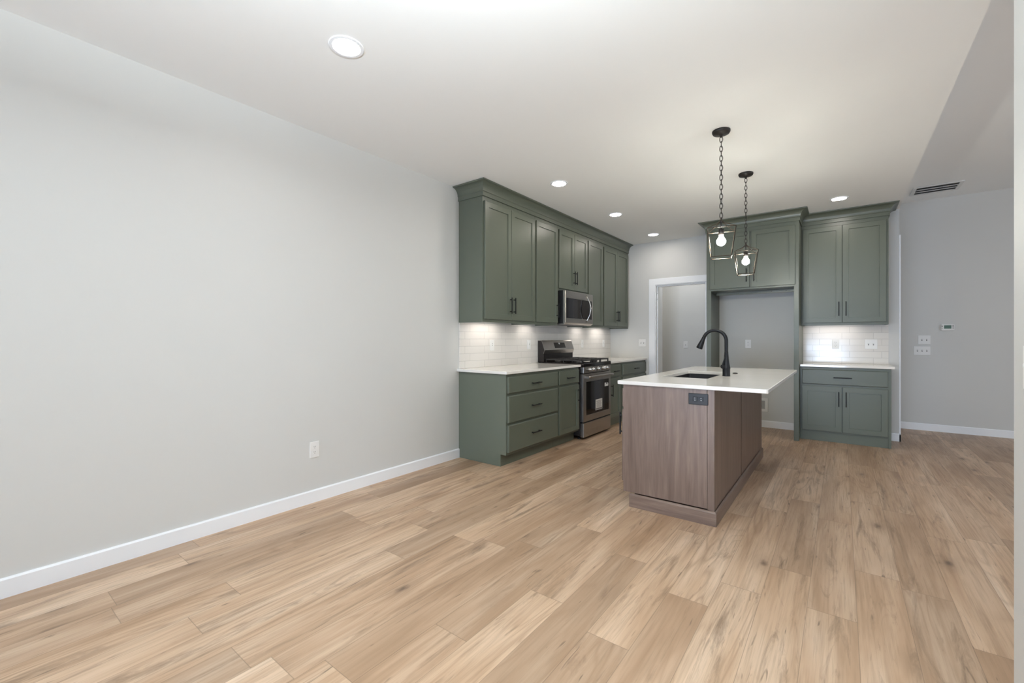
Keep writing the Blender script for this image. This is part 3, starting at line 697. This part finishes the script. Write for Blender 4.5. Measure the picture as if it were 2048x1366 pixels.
# ------------------------------------------------------------------ pendants
t = thing('pendant_light', 'nearer open-cage lantern pendant on a long chain over the island', 'pendant light', (2.408, 3.489, H), 'lantern pendants over the island')
px, py = 2.408, 3.489
b = bm_(); lathe(b, [(0.062, H-0.0006), (0.062, H-0.010), (0.056, H-0.022), (0.020, H-0.028), (0.010, H-0.034), (0.008, H-0.048), (0.002, H-0.050)], (px, py, 0), 36); part('canopy', b, M['darkbronze'], t)
b = bm_(); zt_, zb_ = H-0.046, 2.100; nlk = 17; pitch = (zt_-zb_)/nlk; ln = pitch/2+0.0055
for i in range(nlk):
    cz = zt_-pitch*(i+0.5); th = (PI/2 if i % 2 else 0)+0.35+random.uniform(-0.25, 0.25)
    pts = []
    for j in range(16):
        a = 2*PI*j/16; r = 0.0105*math.cos(a); pts.append((px+r*math.cos(th), py+r*math.sin(th), cz+ln*math.sin(a)))
    tube(b, pts, 0.0026, 6, closed=True)
part('chain', b, M['darkbronze'], t)
TH, AT, AB, ZTOP, ZBOT, ZAP = 0.22, 0.094, 0.066, 2.014, 1.809, 2.072
def cor(a, zz, k):
    u, v = ((-1, -1), (1, -1), (1, 1), (-1, 1))[k % 4]
    return (px+a*(u*math.cos(TH)-v*math.sin(TH)), py+a*(u*math.sin(TH)+v*math.cos(TH)), zz)
b = bm_(); rr_ = 0.0033
for k in range(4):
    tube(b, [cor(AT, ZTOP, k), cor(AT, ZTOP, k+1)], rr_, 6, smooth=False); tube(b, [cor(AB, ZBOT, k), cor(AB, ZBOT, k+1)], rr_, 6, smooth=False)
    tube(b, [cor(AT, ZTOP, k), cor(AB, ZBOT, k)], rr_*1.05, 6, smooth=False)
    tube(b, [cor(AT, ZTOP, k), cor(0.030, 2.052, k), cor(0.006, ZAP+0.004, k), cor(0.003, ZAP+0.02, k)], rr_, 6, smooth=False)
part('cage', b, M['bronze'], t)
b = bm_(); lathe(b, [(0.004, 2.104), (0.006, 2.100), (0.006, 2.082), (0.010, 2.078), (0.010, 2.066), (0.005, 2.062), (0.005, 2.020), (0.019, 2.018), (0.019, 1.975), (0.016, 1.973)], (px, py, 0), 18); part('socket', b, M['darkbronze'], t)
b = bm_(); prof = [(0.0130, 1.976), (0.0135, 1.966), (0.018, 1.957)]
for i in range(10):
    a = math.radians(50-140*i/9); prof.append((max(0.0008, 0.0315*math.cos(a)), 1.926+0.0315*math.sin(a)))
lathe(b, prof, (px, py, 0), 24); part('bulb', b, M['bulb'], t, 'glowing round bulb')
dup(t, (2.408, 4.525, H), 'farther open-cage lantern pendant over the island by the alcove', 'lantern pendants over the island')

# ------------------------------------------------------------------ recessed lights
t = thing('recessed_light', 'large recessed ceiling light nearest the viewer, left of centre', 'recessed light', (1.043, 1.294, H), 'recessed ceiling lights')
b = bm_(); R = [[(1.043+r*math.cos(2*PI*i/40), 1.294+r*math.sin(2*PI*i/40), zz) for i in range(40)] for r, zz in ((0.088, H-0.0006), (0.086, H-0.005), (0.070, H-0.006), (0.066, H-0.003), (0.066, H-0.0006))]
ring_loft(b, R); part('trim_ring', b, M['trim'], t)
b = bm_(); lathe(b, [(0.0655, H-0.0008), (0.0655, H-0.0035), (0.001, H-0.0035)], (1.043, 1.294, 0), 36); part('lens', b, M['led'], t, 'glowing lens')
for x, y, lb in ((0.893, 3.70, 'recessed ceiling light above the wide wall cabinet'), (0.895, 5.041, 'recessed ceiling light in front of the microwave'), (0.913, 6.339, 'recessed ceiling light near the pantry doorway'), (3.094, 5.944, 'recessed ceiling light in front of the right wall cabinet')):
    dup(t, (x, y, H), lb, 'recessed ceiling lights')

# under-cabinet light bars
def ucl(label, x, y, lx, ly):
    z0 = ZU+0.027; t = thing('under_cabinet_light', label, 'light bar', (x, y, z0), 'under-cabinet light bars')
    b = bm_(); box(b, x-lx/2, x+lx/2, y-ly/2, y+ly/2, z0-0.011, z0-0.0006, 0.003, 1); part('housing', b, M['plate'], t)
    b = bm_(); box(b, x-lx/2+0.005, x+lx/2-0.005, y-ly/2+0.01, y+ly/2-0.01, z0-0.0135, z0-0.0112); part('lens', b, M['undercab'], t, 'glowing lens')
ucl('light bar under the wide left wall cabinet', 0.13, 3.56, 0.055, 0.48)
ucl('light bar under the narrow cabinet left of the microwave', 0.13, 4.34, 0.055, 0.26)
ucl('light bar under the narrow cabinet right of the microwave', 0.13, 5.66, 0.055, 0.26)
ucl('light bar under the corner wall cabinet', 0.13, 6.30, 0.055, 0.44)
ucl('light bar under the wall cabinet right of the alcove', 3.02, YB-0.14, 0.46, 0.055)

# ------------------------------------------------------------------ outlets and switches
def FPX(x): return lambda u, v, w: (x+w, u, v)
def FNX(x): return lambda u, v, w: (x-w, -u, v)
def FNY(y): return lambda u, v, w: (u, y-w, v)
def mbox(b, mapf, u0, u1, v0, v1, w0, w1, bev=0.0):
    t = bmesh.new(); box(t, u0, u1, v0, v1, w0, w1, bev, 1)
    for q in t.verts: q.co = mapf(*q.co)
    join(b, t)
def plate(name, label, cat, mapf, u, v, w, h, kind, n=1, mats=('plate', 'plate', 'slot'), horiz=False, group=None):
    loc = mapf(u, v, 0); t = thing(name, label, cat, loc, group)
    b = bm_(); mbox(b, mapf, u-w/2, u+w/2, v-h/2, v+h/2, 0.0004, 0.006, 0.0025); part('cover_plate', b, M[mats[0]], t)
    if kind == 'outlet':
        for s in (-1, 1):
            cu, cv = (u+s*0.0195, v) if horiz else (u, v+s*0.0195)
            b = bm_(); mbox(b, mapf, cu-0.0145, cu+0.0145, cv-0.0145, cv+0.0145, 0.005, 0.008, 0.003); rc = part('receptacle', b, M[mats[1]], t)
            b = bm_()
            for du in (-0.006, 0.006):
                if horiz: mbox(b, mapf, cu-0.001-0.003, cu+0.005-0.003, cv+du-0.0012, cv+du+0.0012, 0.0079, 0.0083)
                else: mbox(b, mapf, cu+du-0.0012, cu+du+0.0012, cv-0.001, cv+0.007, 0.0079, 0.0083)
            mbox(b, mapf, cu-0.002, cu+0.002, cv-0.010, cv-0.006, 0.0079, 0.0083)
            part('slot', b, M[mats[2]], rc)
    elif kind == 'switch':
        for i in range(n):
            cu = u+(i-(n-1)/2)*0.046
            b = bm_(); mbox(b, mapf, cu-0.005, cu+0.005, v-0.012, v+0.012, 0.005, 0.0075); bz = part('switch_bezel', b, M[mats[2]], t)
            b = bm_(); mbox(b, mapf, cu-0.0035, cu+0.0035, v+0.000, v+0.011, 0.006, 0.016, 0.001); part('toggle', b, M['plate'], bz)
    elif kind == 'rocker':
        b = bm_(); mbox(b, mapf, u-0.0165, u+0.0165, v-0.033, v+0.033, 0.005, 0.0085, 0.002); rk = part('insert', b, M[mats[1]], t)
        b = bm_(); mbox(b, mapf, u-0.006, u+0.006, v-0.003, v+0.003, 0.0084, 0.0092); mbox(b, mapf, u-0.004, u+0.004, v+0.014, v+0.021, 0.0084, 0.0087); part('button', b, M[mats[2]], rk)
    return t
PW, PH = 0.072, 0.118
plate('wall_outlet', 'white duplex outlet low on the long left wall', 'outlet', FPX(0), 1.682, 0.388, PW, PH, 'outlet')
plate('wall_outlet', 'white outlet plate on the left tile under the wide cabinet', 'outlet', FPX(0.010), 3.726, 1.138, PW, PH, 'rocker')
plate('wall_outlet', 'white outlet plate on the left tile just left of the range', 'outlet', FPX(0.010), 4.441, 1.138, PW, PH, 'rocker')
plate('wall_outlet', 'white outlet plate on the tile just right of the range', 'outlet', FPX(0.010), 5.838, 1.138, PW, PH, 'rocker')
plate('wall_outlet', 'white outlet plate on the tile in the kitchen corner', 'outlet', FPX(0.010), 6.568, 1.138, PW, PH, 'rocker')
plate('light_switch', 'white two-switch plate beside the pantry casing', 'switch', FNY(YB), 0.562, 1.147, 0.118, PH, 'switch', 2)
plate('light_switch', 'white single switch plate on the pantry wall', 'switch', FNY(PB), 0.914, 1.108, PW, PH, 'switch', 1)
plate('wall_outlet', 'white duplex outlet on the refrigerator alcove wall', 'outlet', FNY(YB), 2.075, 1.140, PW, PH, 'outlet')
plate('wall_outlet', 'white duplex outlet on the small right tile backsplash', 'outlet', FNY(YB-0.010), 3.056, 1.143, PW, PH, 'outlet')
plate('light_switch', 'white two-switch plate on the small right tile backsplash', 'switch', FNY(YB-0.010), 3.400, 1.144, 0.120, PH, 'switch', 2)
plate('light_switch', 'white two-switch plate below the thermostat, upper of the pair', 'switch', FNY(FAR), 3.988, 1.197, 0.122, PH, 'switch', 2)
plate('light_switch', 'white three-switch plate below the thermostat, lower of the pair', 'switch', FNY(FAR), 3.967, 1.053, 0.166, PH, 'switch', 3)
plate('light_switch', 'white switch plate cut off by the right edge of the picture', 'switch', FNX(RWX), -1.690, 1.130, 0.142, PH, 'switch', 2)
plate('island_outlet', 'black duplex outlet set sideways in the end of the island', 'outlet', FNY(IY0), 2.365, 0.811, 0.123, 0.074, 'outlet', mats=('blackplastic', 'blackplastic', 'plate'), horiz=True)
# ice-maker water box in the alcove
t = thing('water_outlet_box', 'white recessed water supply box low on the alcove wall', 'outlet box', (2.235, YB, 0.305))
b = bm_(); m_ = FNY(YB); z0, z1, x0, x1 = 0.213, 0.398, 2.155, 2.316
for u0, u1, v0, v1 in ((x0, x1, z1-0.036, z1), (x0, x1, z0, z0+0.036), (x0, x0+0.036, z0+0.036, z1-0.036), (x1-0.036, x1, z0+0.036, z1-0.036)): mbox(b, m_, u0, u1, v0, v1, 0.0004, 0.010, 0.002)
part('frame', b, M['plate'], t)
b = bm_(); mbox(b, m_, x0+0.036, x1-0.036, z0+0.036, z1-0.036, 0.0004, 0.002); part('recess', b, M['recess'], t)  # flat plate; its grey paints in the shade inside the recess
b = bm_(); lathe(b, [(0.008, YB-0.002), (0.008, YB-0.009)], (2.235, 0, 0.285), 12, axis='y'); part('valve', b, M['chrome'], t, 'small metal valve')
# thermostat
t = thing('thermostat', 'white thermostat with green display on the hall wall', 'thermostat', (4.207, FAR, 1.357)); m_ = FNY(FAR)
b = bm_(); mbox(b, m_, 4.143, 4.271, 1.313, 1.402, 0.0004, 0.026, 0.010); part('housing', b, M['plate'], t)
b = bm_(); mbox(b, m_, 4.172, 4.240, 1.341, 1.385, 0.0255, 0.0275); part('display', b, M['lcd'], t, 'green display')
b = bm_()
for k, zz in enumerate((1.381, 1.365, 1.348)): mbox(b, m_, 4.250, 4.260, zz-0.005, zz+0.004, 0.0255, 0.028)
mbox(b, m_, 4.151, 4.160, 1.345, 1.351, 0.0255, 0.028); mbox(b, m_, 4.151, 4.160, 1.366, 1.380, 0.0255, 0.027)
part('button', b, M['slot'], t)
# ceiling vent
t = thing('ceiling_vent', 'white rectangular return air vent in the hall ceiling', 'vent', (4.032, 7.335, HG))
vx0, vx1, vy0, vy1 = 3.812, 4.252, 7.148, 7.520; zc2 = HG-0.0006
b = bm_()
for a in ((vx0, vx1, vy0, vy0+0.035), (vx0, vx1, vy1-0.035, vy1), (vx0, vx0+0.035, vy0+0.035, vy1-0.035), (vx1-0.035, vx1, vy0+0.035, vy1-0.035)): box(b, *a, zc2-0.012, zc2, 0.003, 1)
for i in (1, 2):
    y = vy0+0.035+(vy1-vy0-0.07)*i/3; box(b, vx0+0.03, vx1-0.03, y-0.007, y+0.007, zc2-0.012, zc2, 0.001, 1)
part('frame', b, M['vent'], t)
b = bm_(); box(b, vx0+0.034, vx1-0.034, vy0+0.034, vy1-0.034, zc2-0.0015, zc2); part('duct_back', b, M['ventdark'], t)
b = bm_()
for i in range(3):
    ya = vy0+0.035+(vy1-vy0-0.07)*i/3+0.007; yb = vy0+0.035+(vy1-vy0-0.07)*(i+1)/3-0.007
    for k in range(26):
        x = vx0+0.042+(vx1-vx0-0.084)*k/25
        prism(b, [(x-0.0012, zc2-0.010), (x, zc2-0.010), (x+0.0022, zc2-0.002), (x+0.001, zc2-0.002)], 'y', ya, yb)
part('slats', b, M['slot'], t)
# pantry ceiling lamp (out of sight above the doorway)
area('pantry_lamp', (0.95, 7.45, H-0.02), (0, 0, 0), 0.25, 0.25, 6.6, (1.0, 0.98, 0.95))

# bowl added behind the viewer to house a fill light bounced off the ceiling
bx_, by_, bz_ = 2.80, 0.05, 2.13
t = thing('bounce_fill_bowl', 'added bronze bowl with a fill light bounced off the ceiling behind the viewer', 'pendant light', (bx_, by_, H))
b = bm_(); lathe(b, [(0.06, H-0.0006), (0.06, H-0.015), (0.008, H-0.025), (0.008, bz_+0.02), (0.004, bz_+0.015)], (bx_, by_, 0), 24); part('stem', b, M['darkbronze'], t)
b = bm_(); prof = []
for i in range(9):
    a = PI/2*i/8; prof.append((0.02+0.30*math.sin(a), bz_+0.13-0.13*math.cos(a)))
prof += [(r-0.006 if r > 0.03 else r*0.5, z+0.006) for r, z in reversed(prof)]
lathe(b, prof, (bx_, by_, 0), 40); part('bowl', b, M['darkbronze'], t)
area('bounce_fill_light', (bx_, by_, bz_+0.10), (PI, 0, 0), 0.40, 0.40, 300, (0.86, 0.95, 1.0))
